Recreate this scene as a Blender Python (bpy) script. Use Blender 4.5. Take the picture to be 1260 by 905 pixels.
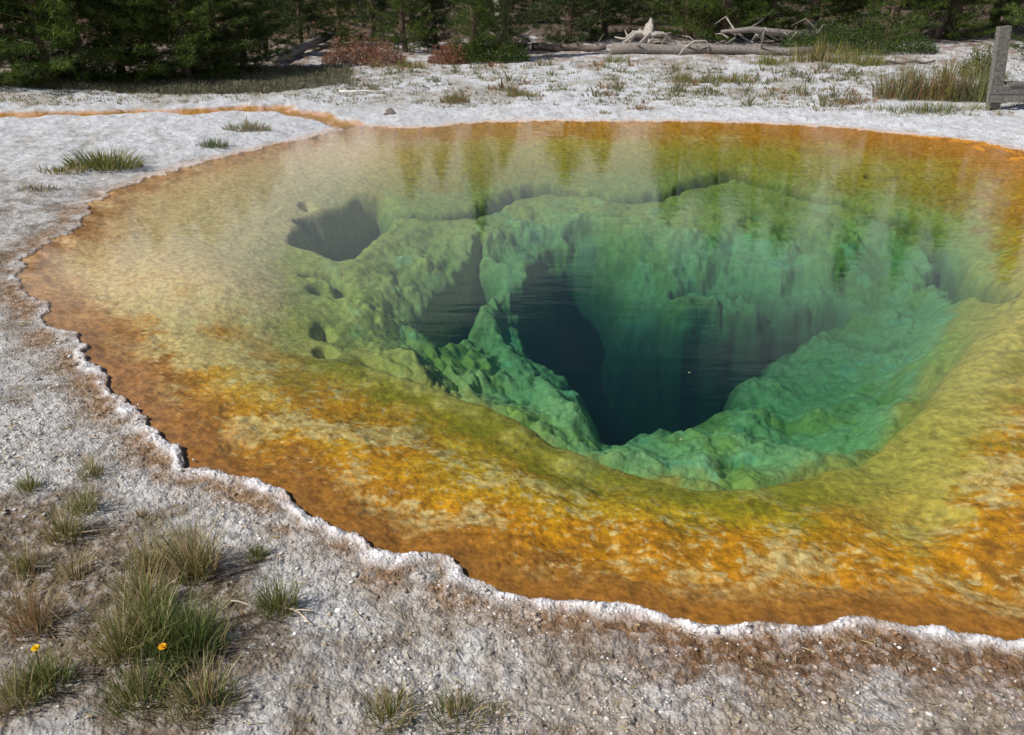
import bpy, math, random
import numpy as np
from mathutils import Vector, Matrix
R = math.radians
random.seed(7); rng = np.random.default_rng(7)
sc = bpy.context.scene
for o in list(bpy.data.objects): bpy.data.objects.remove(o)
C = sc.collection

# ------------------------------------------------------------------ camera
CAM_H, PITCH, FPX = 2.0, R(26.2), 1039.0
cam = bpy.data.cameras.new('camera'); cam_o = bpy.data.objects.new('camera', cam); C.objects.link(cam_o)
cam.sensor_width = 36.0; cam.lens = 36.0 * FPX / 1260.0
cam.clip_start = 0.05; cam.clip_end = 3000
cam_o.location = (0, 0, CAM_H); cam_o.rotation_euler = (math.pi / 2 - PITCH, 0, 0)
sc.camera = cam_o

# ------------------------------------------------------------------ sky, sun, exposure
SUN_EL, SUN_AZ = R(47), R(-62)            # azimuth of the sun measured from +Y towards +X, behind-left of camera
SUN_AZ = R(-112)
w = bpy.data.worlds.new('World'); sc.world = w; w.use_nodes = True
nt = w.node_tree; nt.nodes.clear()
out = nt.nodes.new('ShaderNodeOutputWorld'); bg = nt.nodes.new('ShaderNodeBackground')
sky = nt.nodes.new('ShaderNodeTexSky'); sky.sky_type = 'NISHITA'; sky.sun_disc = False
sky.sun_elevation = SUN_EL; sky.sun_rotation = SUN_AZ; sky.altitude = 2200; sky.air_density = 1.0; sky.dust_density = 0.6
bg.inputs['Strength'].default_value = 0.085
# broken bank of cloud low in the sky, blue above
tc = nt.nodes.new('ShaderNodeTexCoord'); sep = nt.nodes.new('ShaderNodeSeparateXYZ')
mp = nt.nodes.new('ShaderNodeMapping'); mp.inputs['Scale'].default_value = (1.0, 1.0, 2.6)
nz = nt.nodes.new('ShaderNodeTexNoise'); nz.inputs['Scale'].default_value = 3.1; nz.inputs['Detail'].default_value = 7; nz.inputs['Roughness'].default_value = 0.58
mul = nt.nodes.new('ShaderNodeMath'); mul.operation = 'MULTIPLY_ADD'; mul.inputs[1].default_value = 0.55
add = nt.nodes.new('ShaderNodeMath'); add.operation = 'SUBTRACT'
mr = nt.nodes.new('ShaderNodeMapRange'); mr.interpolation_type = 'SMOOTHSTEP'
mr.inputs['From Min'].default_value = -0.05; mr.inputs['From Max'].default_value = 0.09
mix = nt.nodes.new('ShaderNodeMix'); mix.data_type = 'RGBA'
L = nt.links.new
L(tc.outputs['Generated'], mp.inputs['Vector']); L(mp.outputs[0], nz.inputs['Vector'])
L(tc.outputs['Generated'], sep.inputs[0])
L(nz.outputs['Fac'], mul.inputs[0]); mul.inputs[2].default_value = 0.13
L(mul.outputs[0], add.inputs[0]); L(sep.outputs['Z'], add.inputs[1]); L(add.outputs[0], mr.inputs['Value'])
L(mr.outputs['Result'], mix.inputs['Factor']); L(sky.outputs[0], mix.inputs[6]); mix.inputs[7].default_value = (7.4, 7.7, 8.1, 1)
L(mix.outputs[2], bg.inputs['Color']); L(bg.outputs[0], out.inputs[0])
sd = bpy.data.lights.new('sun', 'SUN'); sd.energy = 4.7; sd.angle = R(0.53); sd.color = (1.0, 0.955, 0.89)
so = bpy.data.objects.new('sun', sd); C.objects.link(so)
sdir = Vector((math.sin(SUN_AZ) * math.cos(SUN_EL), math.cos(SUN_AZ) * math.cos(SUN_EL), math.sin(SUN_EL)))
so.rotation_euler = sdir.to_track_quat('Z', 'Y').to_euler(); so.location = sdir * 50
vs = sc.view_settings; vs.view_transform = 'Standard'; vs.look = 'None'; vs.gamma = 1; vs.exposure = -0.05; vs.use_curve_mapping = False
sc.cycles.max_bounces = 8; sc.cycles.transparent_max_bounces = 12; sc.cycles.diffuse_bounces = 3
sc.cycles.caustics_reflective = False; sc.cycles.caustics_refractive = False

# ------------------------------------------------------------------ maths helpers
def px(u, v, z=0.0):
    """ground point that the camera sees at picture point (u, v) on height z"""
    u = np.asarray(u, float); v = np.asarray(v, float)
    a = (u - 630) / FPX; b = (452.5 - v) / FPX
    dy = math.cos(PITCH) + b * math.sin(PITCH); dz = -math.sin(PITCH) + b * math.cos(PITCH)
    t = (z - CAM_H) / dz
    return np.stack([a * t, dy * t], -1)
def P(lst, z=0.0): 
    a = np.array(lst, float); return px(a[:, 0], a[:, 1], z)

_perm = rng.permutation(4096)
def vnoise(x, y, seed=0):
    xi = np.floor(x).astype(np.int64); yi = np.floor(y).astype(np.int64)
    fx = x - xi; fy = y - yi
    def g(ix, iy):
        h = _perm[(_perm[(ix + seed * 57) & 4095] + iy + seed * 131) & 4095]
        a = h * (2 * math.pi / 4096.0)
        return np.cos(a), np.sin(a)
    u = fx * fx * fx * (fx * (fx * 6 - 15) + 10); v = fy * fy * fy * (fy * (fy * 6 - 15) + 10)
    r = 0
    for dx in (0, 1):
        for dy in (0, 1):
            gx, gy = g(xi + dx, yi + dy)
            d = gx * (fx - dx) + gy * (fy - dy)
            r = r + d * (u if dx else 1 - u) * (v if dy else 1 - v)
    return r * 1.5
def fbm(x, y, s, octv=4, seed=0, gain=0.5):
    r = 0; a = 1.0; f = 1.0 / s
    for k in range(octv):
        r = r + a * vnoise(x * f + 13.7 * k, y * f - 7.1 * k, seed + k); a *= gain; f *= 2.03
    return r
def billow(x, y, s, octv=3, seed=0, gain=0.5):
    r = 0; a = 1.0; f = 1.0 / s
    for k in range(octv):
        r = r + a * (np.abs(vnoise(x * f + 3.1 * k, y * f + 9.2 * k, seed + k)) * 2 - 0.6); a *= gain; f *= 2.1
    return r
def domes(x, y, s, seed=0):
    """rounded cobbles: cellular domes with creases between them"""
    x = x / s; y = y / s; xi = np.floor(x).astype(np.int64); yi = np.floor(y).astype(np.int64); best = np.full(x.shape, 9.0)
    for dx in (-1, 0, 1):
        for dy in (-1, 0, 1):
            h = _perm[(_perm[(xi + dx + seed * 57) & 4095] + yi + dy + seed * 131) & 4095]; h2 = _perm[(h + 977) & 4095]
            best = np.minimum(best, (xi + dx + h / 4096.0 - x) ** 2 + (yi + dy + h2 / 4096.0 - y) ** 2)
    return 1.0 - np.minimum(best, 1.2) * 1.5
def sst(x, a, b):
    t = np.clip((x - a) / (b - a), 0, 1); return t * t * (3 - 2 * t)
def seg_dist(x, y, pts, closed=False):
    n = len(pts); m = n if closed else n - 1
    d = np.full(x.shape, 1e9)
    for i in range(m):
        ax, ay = pts[i]; bx, by = pts[(i + 1) % n]
        ex, ey = bx - ax, by - ay; q = ex * ex + ey * ey + 1e-12
        t = np.clip(((x - ax) * ex + (y - ay) * ey) / q, 0, 1)
        d = np.minimum(d, (x - ax - t * ex) ** 2 + (y - ay - t * ey) ** 2)
    return np.sqrt(d)
def sdf(x, y, pts):
    """signed distance, positive inside"""
    d = seg_dist(x, y, pts, True)
    ins = np.zeros(x.shape, bool); n = len(pts)
    for i in range(n):
        ax, ay = pts[i]; bx, by = pts[(i + 1) % n]
        if ay == by: continue
        c = ((ay > y) != (by > y)) & (x < (bx - ax) * (y - ay) / (by - ay) + ax)
        ins ^= c
    return np.where(ins, d, -d)
def smooth_poly(p, k=2, closed=True):
    p = np.array(p)
    for _ in range(k):
        q = np.roll(p, -1, 0) if closed else p[1:]
        a = p if closed else p[:-1]
        p = np.stack([a * .75 + q * .25, a * .25 + q * .75], 1).reshape(-1, 2)
    return p

# ------------------------------------------------------------------ outline of the pool
SHORE = smooth_poly(P([(1290,803),(1230,789),(1180,781),(1130,768),(1090,766),(1040,762),(1000,770),(940,772),(880,773),(850,768),(820,760),(790,751),
 (760,744),(720,741),(690,745),(650,736),(620,728),(590,723),(572,714),(568,699),(550,685),(520,685),(490,688),(462,681),(440,662),(410,648),(380,632),
 (350,608),(320,598),(290,590),(262,578),(240,577),(228,566),(215,550),(195,536),(188,520),(160,505),(148,494),(132,466),(112,447),(102,425),(75,408),
 (62,398),(52,391),(60,380),(50,368),(34,362),(27,353),(25,339),(28,325),(36,311),(62,296),(96,282),(98,268),(112,250),(140,235),(180,220),(230,205),
 (290,190),(350,177),(400,165),(418,159),(440,156),(480,157),(520,158),(570,152),(620,150),(680,149),(760,150),(860,150),(960,153),(1040,158),
 (1120,166),(1200,174),(1240,182),(1290,195),(1360,230),(1420,300),(1450,420),(1440,560),(1410,700),(1350,800)]), 1)
STREAM = P([(440,156),(400,148),(372,143),(340,139),(290,140),(240,143),(180,145),(110,149),(60,152),(0,156),(-80,160)])
STREAM_W = [0.17,0.15,0.20,0.26,0.13,0.13,0.14,0.12,0.13,0.12,0.12]
# bed depth control points (picture u, v, depth)
CP = [(0,340,.02),(60,340,.05),(150,300,.08),(120,380,.06),(220,260,.09),(300,220,.07),(400,200,.08),(220,400,.10),(300,350,.13),(200,480,.06),
 (300,500,.10),(300,560,.07),(260,330,.10),(380,460,.20),(420,540,.16),(400,600,.10),(520,560,.20),(480,640,.10),(600,580,.20),(620,660,.14),(560,660,.09),(700,640,.20),
 (740,700,.10),(860,740,.06),(860,680,.16),(1000,660,.16),(980,740,.07),(1120,640,.17),(1100,740,.06),(1230,640,.16),(1240,740,.07),(1230,560,.15),
 (480,475,.26),(560,500,.28),(640,530,.30),(720,575,.32),(800,600,.30),(880,618,.30),(960,608,.28),(1040,590,.28),(1110,560,.30),(1160,520,.28),(1200,470,.26),(1235,435,.24),
 (1290,400,.20),(1350,330,.10),(1360,500,.15),(1340,650,.08),
 (480,165,.05),(480,200,.08),(600,165,.06),(600,200,.15),(760,165,.07),(760,200,.18),(900,165,.06),(900,195,.18),(1040,180,.07),(1040,215,.18),(1150,190,.06),(1180,240,.18),(1240,215,.05),(1250,290,.20),
 (330,270,.15),(380,240,.17),(300,300,.17),(330,320,.21),(370,350,.30),(420,380,.38),(380,420,.30),(470,400,.46),(450,440,.36),(510,440,.50),(500,370,.50),
 (480,250,.28),(480,320,.42),(540,290,.42),(600,260,.36),(620,300,.50),(560,330,.52),(640,340,.62),
 (700,250,.36),(800,250,.38),(700,290,.52),(800,300,.50),(900,250,.40),(900,300,.50),(1000,270,.40),(1000,330,.60),(1080,290,.45),(1080,350,.70),(1150,320,.50),(1150,380,.72),(1200,360,.50),(1210,400,.52),
 (800,360,.80),(900,370,.84),(1000,380,.84),(720,330,.72),(700,380,1.05),
 (600,420,.85),(560,430,.80),(620,460,.85),(640,490,.72),(690,520,.68),(700,555,.58),(600,490,.60),
 (1050,400,.85),(1000,440,.95),(960,480,.92),(1060,450,.85),(1120,440,.72),(1080,500,.75),(1000,520,.82),(920,530,.85),(1000,560,.66),(1080,545,.60),(1150,480,.62),
 (780,560,.72),(860,560,.66),(940,570,.60),(800,580,.55),(880,595,.45),(960,590,.48)]
cp = np.array(CP, float); cxy = np.array([px(a, b, -c) for a, b, c in CP]); cd = cp[:, 2]
def _k(r2): return 0.5 * r2 * np.log(r2 + 1e-9)
def fit(vals, lam=0.02):
    n = len(cxy); K = _k(((cxy[:, None] - cxy[None]) ** 2).sum(-1)) + lam * np.eye(n)
    Q = np.c_[np.ones(n), cxy]; A = np.block([[K, Q], [Q.T, np.zeros((3, 3))]])
    return np.linalg.solve(A, np.r_[vals, np.zeros(3)])
WD = fit(cd)
def ev(W, x, y):
    r = W[-3] + W[-2] * x + W[-1] * y
    for i, (a, b) in enumerate(cxy): r = r + W[i] * _k((x - a) ** 2 + (y - b) ** 2)
    return r
def PZ(lst): return smooth_poly(np.array([px(u, v, -d) for u, v, d in lst]), 2)
VENT = PZ([(640,352,.8),(700,322,.74),(745,345,.84),(800,386,.94),(900,398,1.0),(960,397,1.0),(1040,388,.92),(1060,400,.9),(1010,428,.98),(955,465,.98),(905,520,.9),(880,543,.85),
 (830,543,.85),(760,556,.75),(728,562,.7),(712,540,.75),(688,492,.85),(650,458,.95),(618,425,.95),(604,398,.9)])
HOLE1 = PZ([(366,318,.38),(384,290,.36),(420,272,.34),(458,252,.32),(474,254,.32),(481,280,.36),(452,300,.40),(440,325,.42),(418,336,.42),(390,324,.4)])
HOLE2 = PZ([(516,402,.6),(540,368,.6),(588,330,.56),(612,346,.62),(604,400,.8),(590,424,.85),(562,432,.82),(530,428,.7)])
NOOK = [PZ([(a-w_,b,.3),(a,b-h,.3),(a+w_,b,.3),(a,b+h,.3)]) for a, b, w_, h in ((397,408,12,14),(398,438,11,10),(378,268,8,5),(395,355,18,7),(1062,553,40,5),(735,268,45,9),(655,345,9,9))]
LIP = smooth_poly(np.array([px(u, v, -.28) for u, v in ((400,457),(480,474),(560,496),(640,524),(690,548),(725,572),(800,592),(870,612),(940,606),(1010,588),(1060,570),(1110,548),(1150,515),(1185,475),(1235,430),(1300,385))]), 2, False)
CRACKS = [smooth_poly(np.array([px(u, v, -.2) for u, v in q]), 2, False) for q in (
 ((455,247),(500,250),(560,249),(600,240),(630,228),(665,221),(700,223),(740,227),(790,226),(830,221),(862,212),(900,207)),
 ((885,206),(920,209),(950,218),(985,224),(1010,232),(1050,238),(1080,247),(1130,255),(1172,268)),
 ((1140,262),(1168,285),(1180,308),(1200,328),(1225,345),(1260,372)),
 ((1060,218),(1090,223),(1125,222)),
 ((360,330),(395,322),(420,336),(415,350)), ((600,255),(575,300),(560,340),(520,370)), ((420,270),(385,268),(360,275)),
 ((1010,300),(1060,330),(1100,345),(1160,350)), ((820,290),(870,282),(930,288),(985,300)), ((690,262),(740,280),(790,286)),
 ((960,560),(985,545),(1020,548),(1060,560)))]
RIDGE = smooth_poly(np.array([px(u, v, -d) for u, v, d in ((650,300,.5),(655,345,.6),(615,388,.75),(596,420,.85),(625,450,.9),(655,480,.8),(690,515,.7),(712,545,.6))]), 2, False)

def terrain(x, y):
    """height plus masks for every ground or bed point"""
    x = np.asarray(x, float); y = np.asarray(y, float); o = {}
    wob = 0.040 * fbm(x, y, .22, 4, 3) * np.clip(y / 3, .6, 2.5)
    s0 = sdf(x, y, SHORE); s = s0 + wob * np.exp(-np.abs(s0) / .4)
    # stream
    dS = seg_dist(x, y, STREAM); 
    ws = (.135 + .10 * np.exp(-((x - STREAM[3][0]) / .8) ** 2)) * (1 + .55 * fbm(x, y, .45, 4, 9))
    st = ws - dS
    o['s'] = s; o['st'] = st
    n1 = fbm(x, y, .5, 5, 21); n2 = fbm(x, y, .06, 4, 31); nb = billow(x, y, .05, 3, 41)
    # ground
    dist = np.maximum(-s, 0)
    far = sst(y, 6.5, 10)
    lowb = sst(y, 3.4, 5.0); zg = .012 - .008 * lowb + .045 * sst(dist, .05, .7) + .018 * n1 * sst(dist, .02, .4) + .0045 * n2 + far * .018 * np.clip(dist - .6, 0, 30)
    zg = zg + lowb * sst(dist, .1, .5) * (.008 * fbm(x, y, .16, 4, 291, .6))
    zg = zg + .006 * (1 - lowb) * nb * sst(dist, .03, .1)
    zg = zg + .07 * np.clip(fbm(x, y, 7, 3, 77), -1, 1) * sst(dist, 1.5, 5)
    crust_w = .026 + .024 * fbm(x, y, .16, 3, 51)
    cr = np.exp(-((dist - .03) / np.maximum(crust_w, .012)) ** 2) * (dist > 0)
    lace = np.clip(.55 + 1.3 * fbm(x, y, .11, 4, 61) + .9 * fbm(x, y, .5, 2, 66), .08, 1.5)
    zg = zg + (.015 * cr * lace + .006 * cr * billow(x, y, .022, 2, 63)) * (1 - .93 * sst(y, 3.4, 5.2))
    zg = np.maximum(zg, .005)
    zg = zg - .055 * sst(st, -.09, .10) * (dist > 0)
    o['crust'] = cr * np.clip(lace + .25, 0, 1) * (1 - .75 * sst(y, 3.4, 5.5))
    # bed
    d = ev(WD, x, y)
    shal = .006 + .16 * np.maximum(s, 0) + .03 * np.maximum(n1, 0) * sst(s, 0, .3)
    d = np.maximum(d, .0); d = np.minimum(d, shal + 1.2 * sst(s, .5, 2.2) * d)
    d0 = d
    basin = sst(d, .22, .5)
    # lip: rounded crest then a drop on the far side of it
    dl = seg_dist(x, y, LIP)
    side = sst(d0, .27, .40)
    d = d - .05 * np.exp(-(dl / .16) ** 2) * (1 - side) + .16 * np.exp(-((dl - .16) / .12) ** 2) * side
    crk_shade = np.zeros(x.shape)
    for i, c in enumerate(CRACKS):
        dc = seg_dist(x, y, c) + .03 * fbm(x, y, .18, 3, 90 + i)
        wd = .075 if i < 3 else .04; crk_shade = np.maximum(crk_shade, np.exp(-(np.maximum(dc, 0) / wd) ** 2) * (.8 if i < 3 else .5))
        d = d + (.27 if i < 3 else .15) * np.exp(-(np.maximum(dc, 0) / wd) ** 2)
    warpx = x + .10 * fbm(x, y, .35, 3, 101); warpy = y + .10 * fbm(x, y, .35, 3, 111)
    lump = .75 * domes(warpx, warpy * .8, .42, 5) + .26 * domes(warpx + .06 * n1, warpy, .19, 9) + .3 * fbm(x, y, .9, 2, 121)
    fine = domes(x + .02 * n2, y, .085, 12) + .6 * fbm(x, y, .05, 3, 131)
    d = d - basin * (.128 * (lump - .35) * (.55 + .9 * np.clip(.5 + n1, 0, 1)) + .011 * fine) - (1 - basin) * (.010 * fbm(x, y, .25, 4, 141) + .0018 * nb) * sst(s, 0, .15)
    wobv = .12 * fbm(x, y, .45, 3, 151, .4)
    v = sdf(x, y, VENT) + wobv; h1 = sdf(x, y, HOLE1) + .5 * wobv; h2 = sdf(x, y, HOLE2) + .6 * wobv
    # flutes running down the wall into the vent
    dr = seg_dist(x, y, RIDGE)
    d = d - .12 * np.exp(-(dr / .14) ** 2)
    fl = np.abs(vnoise(warpx / .13 + .5 * y, warpy / .9, 161)) 
    fan = np.exp(-((x + .25) / .55) ** 2 - ((y - 5.3) / .8) ** 2)
    d = d - fan * (.055 * (fl * 2 - .5))
    dpre = d
    vf = v + .10 * np.abs(vnoise(warpx / .3, warpy / .3, 171)) - .05
    d = d + .9 * sst(vf, .02, .6) + 2.0 * sst(vf, .2, 1.2)
    d = d + .8 * sst(h1, -.12, .34) + .8 * sst(h2, -.12, .38)
    rk = .93 * np.exp(-(np.maximum(dr - .05, 0) / .13) ** 2) * sst(y, 4.4, 5.0)
    d = d * (1 - rk) + (dpre - .04 + .05 * lump) * rk; o['rk'] = rk
    for q in NOOK:
        d = d + .16 * sst(sdf(x, y, q) + .25 * wobv, -.06, .08)
    # sinter grows in rounded ledges one below another
    tn = .10 * fbm(x, y, .6, 3, 181) + .05 * domes(warpx, warpy, .3, 21)
    for hs, wt in ((.26, .62), (.11, .45)):
        q_ = (d + tn) / hs; fr_ = q_ - np.floor(q_); ft = hs * (np.floor(q_) + sst(fr_, .38, 1.0)) - tn
        wgt = wt * sst(d, .30, .5) * sst(y, 5.7, 6.6) * np.clip(.75 + .8 * n1, .25, 1); d = d * (1 - wgt) + ft * wgt
    o['crk_shade'] = crk_shade; o['d0'] = d0; o['d'] = d; o['basin'] = basin; o['lump'] = lump; o['fine'] = fine; o['n1'] = n1; o['n2'] = n2; o['nb'] = nb
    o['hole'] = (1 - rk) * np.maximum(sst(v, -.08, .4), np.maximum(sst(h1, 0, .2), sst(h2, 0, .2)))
    o['far'] = far; o['dl'] = dl; o['side'] = side
    o['z'] = np.where(s > 0, -d, zg)
    return o
def zlook(x, y):
    r_ = math.hypot(x, y); a_ = math.atan2(x, y)
    i = min(max(int(np.searchsorted(rad, r_)), 1), len(rad) - 1); j = min(max(int(np.searchsorted(ang, a_)), 1), len(ang) - 1)
    return float(ZG[i, j])
def ground_at(u, v):
    z = 0.03
    for _ in range(6):
        p = px(u, v, z); z = max(zlook(p[0], p[1]), 0.0)
    return float(p[0]), float(p[1]), z

def lin(*c):
    c = np.array(c, float) / 255.0
    return np.where(c <= .04045, c / 12.92, ((c + .055) / 1.055) ** 2.4)
def colours(x, y, o):
    s, st, far = o['s'], o['st'], o['far']
    def m(a, b, t): return a + (b - a) * t[:, None]
    N = len(x); one = np.ones(N)
    SOIL = P([(-60,610),(60,590),(120,570),(200,625),(260,650),(330,700),(410,760),(440,820),(380,930),(-200,930)], .05); n_big = fbm(x, y, .9, 4, 201); n_mid = fbm(x, y, .28, 5, 211, .6); n_sm = fbm(x, y, .05, 4, 221, .65)
    dist = np.maximum(-s, 0)
    # --- dry sinter ground
    white = lin(226, 228, 232); brown = lin(165, 140, 112); grey = lin(150, 138, 124); pink = lin(196, 160, 128)
    c = np.tile(white * .92, (N, 1))
    c = m(c, np.tile(lin(204, 202, 200), (N, 1)), np.clip(.5 + n_mid, 0, 1) * .5)
    soilp = sst(sdf(x, y, SOIL) + .22 * n_mid + .12 * n_sm, -.12, .22)          # loamy patch in the lower left corner
    near = 1 - far
    soil = near * np.clip(np.maximum(soilp, .75 * sst(n_big * .5 + n_mid * .9 + .35 * n_sm, .0, .55)), 0, 1) * sst(dist, .03, .2)
    c = m(c, np.tile(lin(132, 117, 98), (N, 1)), soil * .94)
    strip = near * np.exp(-((dist - .10) / .11) ** 2) * np.clip(1.0 + .9 * n_mid, 0, 1)
    right = near * sst(x, -.2, .6) * sst(dist, .02, .1) * np.clip(.95 + .8 * n_mid, 0, 1) * (1 - sst(dist + .12 * n_mid, .24, .46))
    c = m(c, np.tile(lin(156, 128, 98), (N, 1)), np.clip(strip * .95, 0, 1)); c = m(c, np.tile(lin(138, 106, 78) , (N, 1)), np.clip(right, 0, 1) * .95); c = m(c, np.tile(lin(160, 140, 116), (N, 1)), near * sst(x, -.9, .6) * sst(dist + .3 * n_mid, .2, .4) * .6)
    c = m(c, np.tile(pink, (N, 1)), near * np.exp(-(dist / .10) ** 2) * np.clip(.3 + 2 * n_mid, 0, 1) * .6)
    speck = sst(n_sm + .5 * o['nb'], .05, .45)
    c = m(c, np.tile(white, (N, 1)), near * speck * .30)
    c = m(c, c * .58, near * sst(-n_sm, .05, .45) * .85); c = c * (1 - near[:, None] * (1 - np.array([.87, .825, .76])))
    # far bank: white with grey and faint pink stains
    stain = far * sst(fbm(x, y * .6, 1.2, 5, 231, .6), .05, .5) * sst(dist, .6, 1.6)
    c = m(c, np.tile(lin(176, 170, 158), (N, 1)), stain * .7)
    c = m(c, np.tile(lin(224, 190, 160), (N, 1)), far * np.exp(-(dist / .12) ** 2) * .8)
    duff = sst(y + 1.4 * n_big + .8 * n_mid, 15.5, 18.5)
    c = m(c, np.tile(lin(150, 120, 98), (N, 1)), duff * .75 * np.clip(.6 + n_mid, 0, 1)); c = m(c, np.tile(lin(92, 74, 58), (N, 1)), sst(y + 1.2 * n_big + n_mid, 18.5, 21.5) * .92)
    c = m(c, np.tile(lin(120, 96, 74), (N, 1)), sst(-x + 2.0 * n_mid + n_big, 2.2, 5.5) * sst(y + .8 * n_mid, 13.4, 15.0) * .8)
    c = m(c, np.tile(lin(240, 236, 236), (N, 1)), np.clip(o['crust'] * 1.0, 0, 1))
    tong = sst(y, 3.6, 5.0)
    c = m(c, c * np.array([.72, .71, .69]), tong * sst(fbm(x, y * .7, .22, 5, 271, .72), .02, .42) * .75 * (1 - .35 * sst(y, 10.0, 11)))
    c = m(c, c * np.array([.55, .52, .48]), tong * sst(fbm(x, y * .6, .07, 4, 281, .7), .34, .6) * .6)
    # orange runoff stream
    so_ = sst(st, -.07, .02) * (dist > 0)
    oc = m(np.tile(lin(206, 160, 126), (N, 1)), np.tile(lin(168, 124, 56), (N, 1)), sst(st + .22 * n_mid + .06 * n_sm, .0, .10))
    c = m(c, oc, so_)
    # --- bed
    rust = lin(172, 116, 44); orange = lin(218, 146, 14); amber = lin(230, 182, 36); tan = lin(228, 200, 132); olive = lin(150, 140, 20); yg = lin(196, 190, 84)
    brn = lin(150, 104, 52)
    b = m(np.tile(rust, (N, 1)), np.tile(orange, (N, 1)), sst(s + .25 * n_mid, .08, .5))
    b = m(b, np.tile(amber, (N, 1)), sst(n_big + .35 * n_mid, -.1, .5) * sst(s, .25, .8) * .85)
    pb = fbm(x, y, .42, 6, 241, .62)
    leftbay = sst(-x, .9, 2.2) * sst(y, 2.6, 3.6)
    n_pt = fbm(x, y, .055, 4, 261, .7); patch = sst(pb + .30 * n_pt * (1 - .6 * leftbay) + .46 * leftbay * sst(s, .15, .6) + .12 * sst(-s, -1.0, -.2), .14, .52) * sst(s, .10, .4)
    b = m(b, np.tile(tan, (N, 1)), patch * (.58 + .32 * leftbay))
    b = m(b, np.tile(lin(236, 214, 150), (N, 1)), sst(n_pt + .4 * pb, .38, .62) * sst(s, .1, .3) * .55)
    b = m(b, np.tile(lin(150, 104, 24), (N, 1)), sst(-n_pt - .3 * n_mid, .22, .6) * .5 * (1 - .5 * leftbay))
    # washed, pinkish tan shallows towards the upper left arm
    dd0_ = o['d0']; b = m(b, np.tile(lin(246, 216, 138), (N, 1)), leftbay * sst(s + .3 * n_mid, .3, .9) * .75)
    ul = sst(-x + .3 * n_mid, .3, 1.7) * sst(y + .3 * n_mid, 4.4, 6.2)
    b = m(b, np.tile(lin(240, 200, 150), (N, 1)), ul * .9 * (1 - sst(dd0_, .2, .3)))
    b = m(b, np.tile(lin(206, 154, 106), (N, 1)), leftbay * np.exp(-(s / .32) ** 2) * np.clip(.75 + n_mid, 0, 1) * .9)
    b = m(b, np.tile(brn, (N, 1)), (1 - far) * np.exp(-(s / .22) ** 2) * np.clip(.4 + n_mid * 1.4, 0, 1) * .7)
    # far edge: deep orange line, then yellow
    fe = far * sst(x, -1.9, -1.2)
    b = m(b, np.tile(lin(206, 172, 60), (N, 1)), fe * sst(s + .2 * n_mid, .5, 1.1))
    b = m(b, np.tile(lin(206, 146, 40), (N, 1)), fe * (1 - sst(s + .25 * n_mid, .35 , .8)) * .85)
    b = m(b, np.tile(lin(200, 134, 44), (N, 1)), sst(x, 2.2, 4.0) * sst(y, 6, 8) * (1 - sst(s + .3 * n_mid, .5, 1.5)) * .8)
    # olive band on the lip, pale yellow green sinter in the basin
    dl = o['dl']; band = np.exp(-(np.maximum(dl + .22 * n_mid - .08, 0) / .27) ** 2)
    b = m(b, np.tile(olive, (N, 1)), band * (1 - o['side']) * .88)
    dd = o['d0'] + .05 * n_mid
    b = m(b, np.tile(lin(206, 190, 92), (N, 1)), sst(dd, .2, .32) * (1 - band * .8))
    b = m(b, np.tile(lin(178, 204, 136), (N, 1)), sst(dd, .34, .6))
    rlip = sst(x, 1.1, 2.0) * sst(dd, .10, .16) * (1 - sst(y, 5.8, 6.8))
    b = m(b, np.tile(lin(204, 180, 82), (N, 1)), rlip * (1 - sst(dd, .40, .55)) * .9)
    b = m(b, np.tile(lin(206, 188, 104), (N, 1)), sst(dd, .22, .3) * sst(-x, -.1, .5) * .6)
    b = m(b, np.tile(lin(170, 180, 60), (N, 1)), o['basin'] * sst(n_big + .5 * n_mid, .0, .6) * .6)
    b = m(b, np.tile(lin(150, 225, 190), (N, 1)), o['basin'] * sst(pb, .48, .8) * .35)
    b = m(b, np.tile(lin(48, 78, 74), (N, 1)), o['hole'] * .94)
    b = m(b, np.tile(lin(62, 84, 48), (N, 1)), o['crk_shade'] * .85)  # overhang shade of the ledges, painted into the bed colour along the cracks
    b = b * (1 + .34 * np.clip(n_sm, -.7, .7) * (1 - .3 * o['basin']))[:, None]
    b = m(b, b * .55, sst(-fbm(x, y, .10, 4, 251, .7), .34, .7) * (1 - leftbay * .7) * .5 * (1 - o['basin']))
    b = np.clip(b, 0.002, .9)
    return np.where((s > 0)[:, None], b, np.clip(c, .01, .86))

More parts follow.
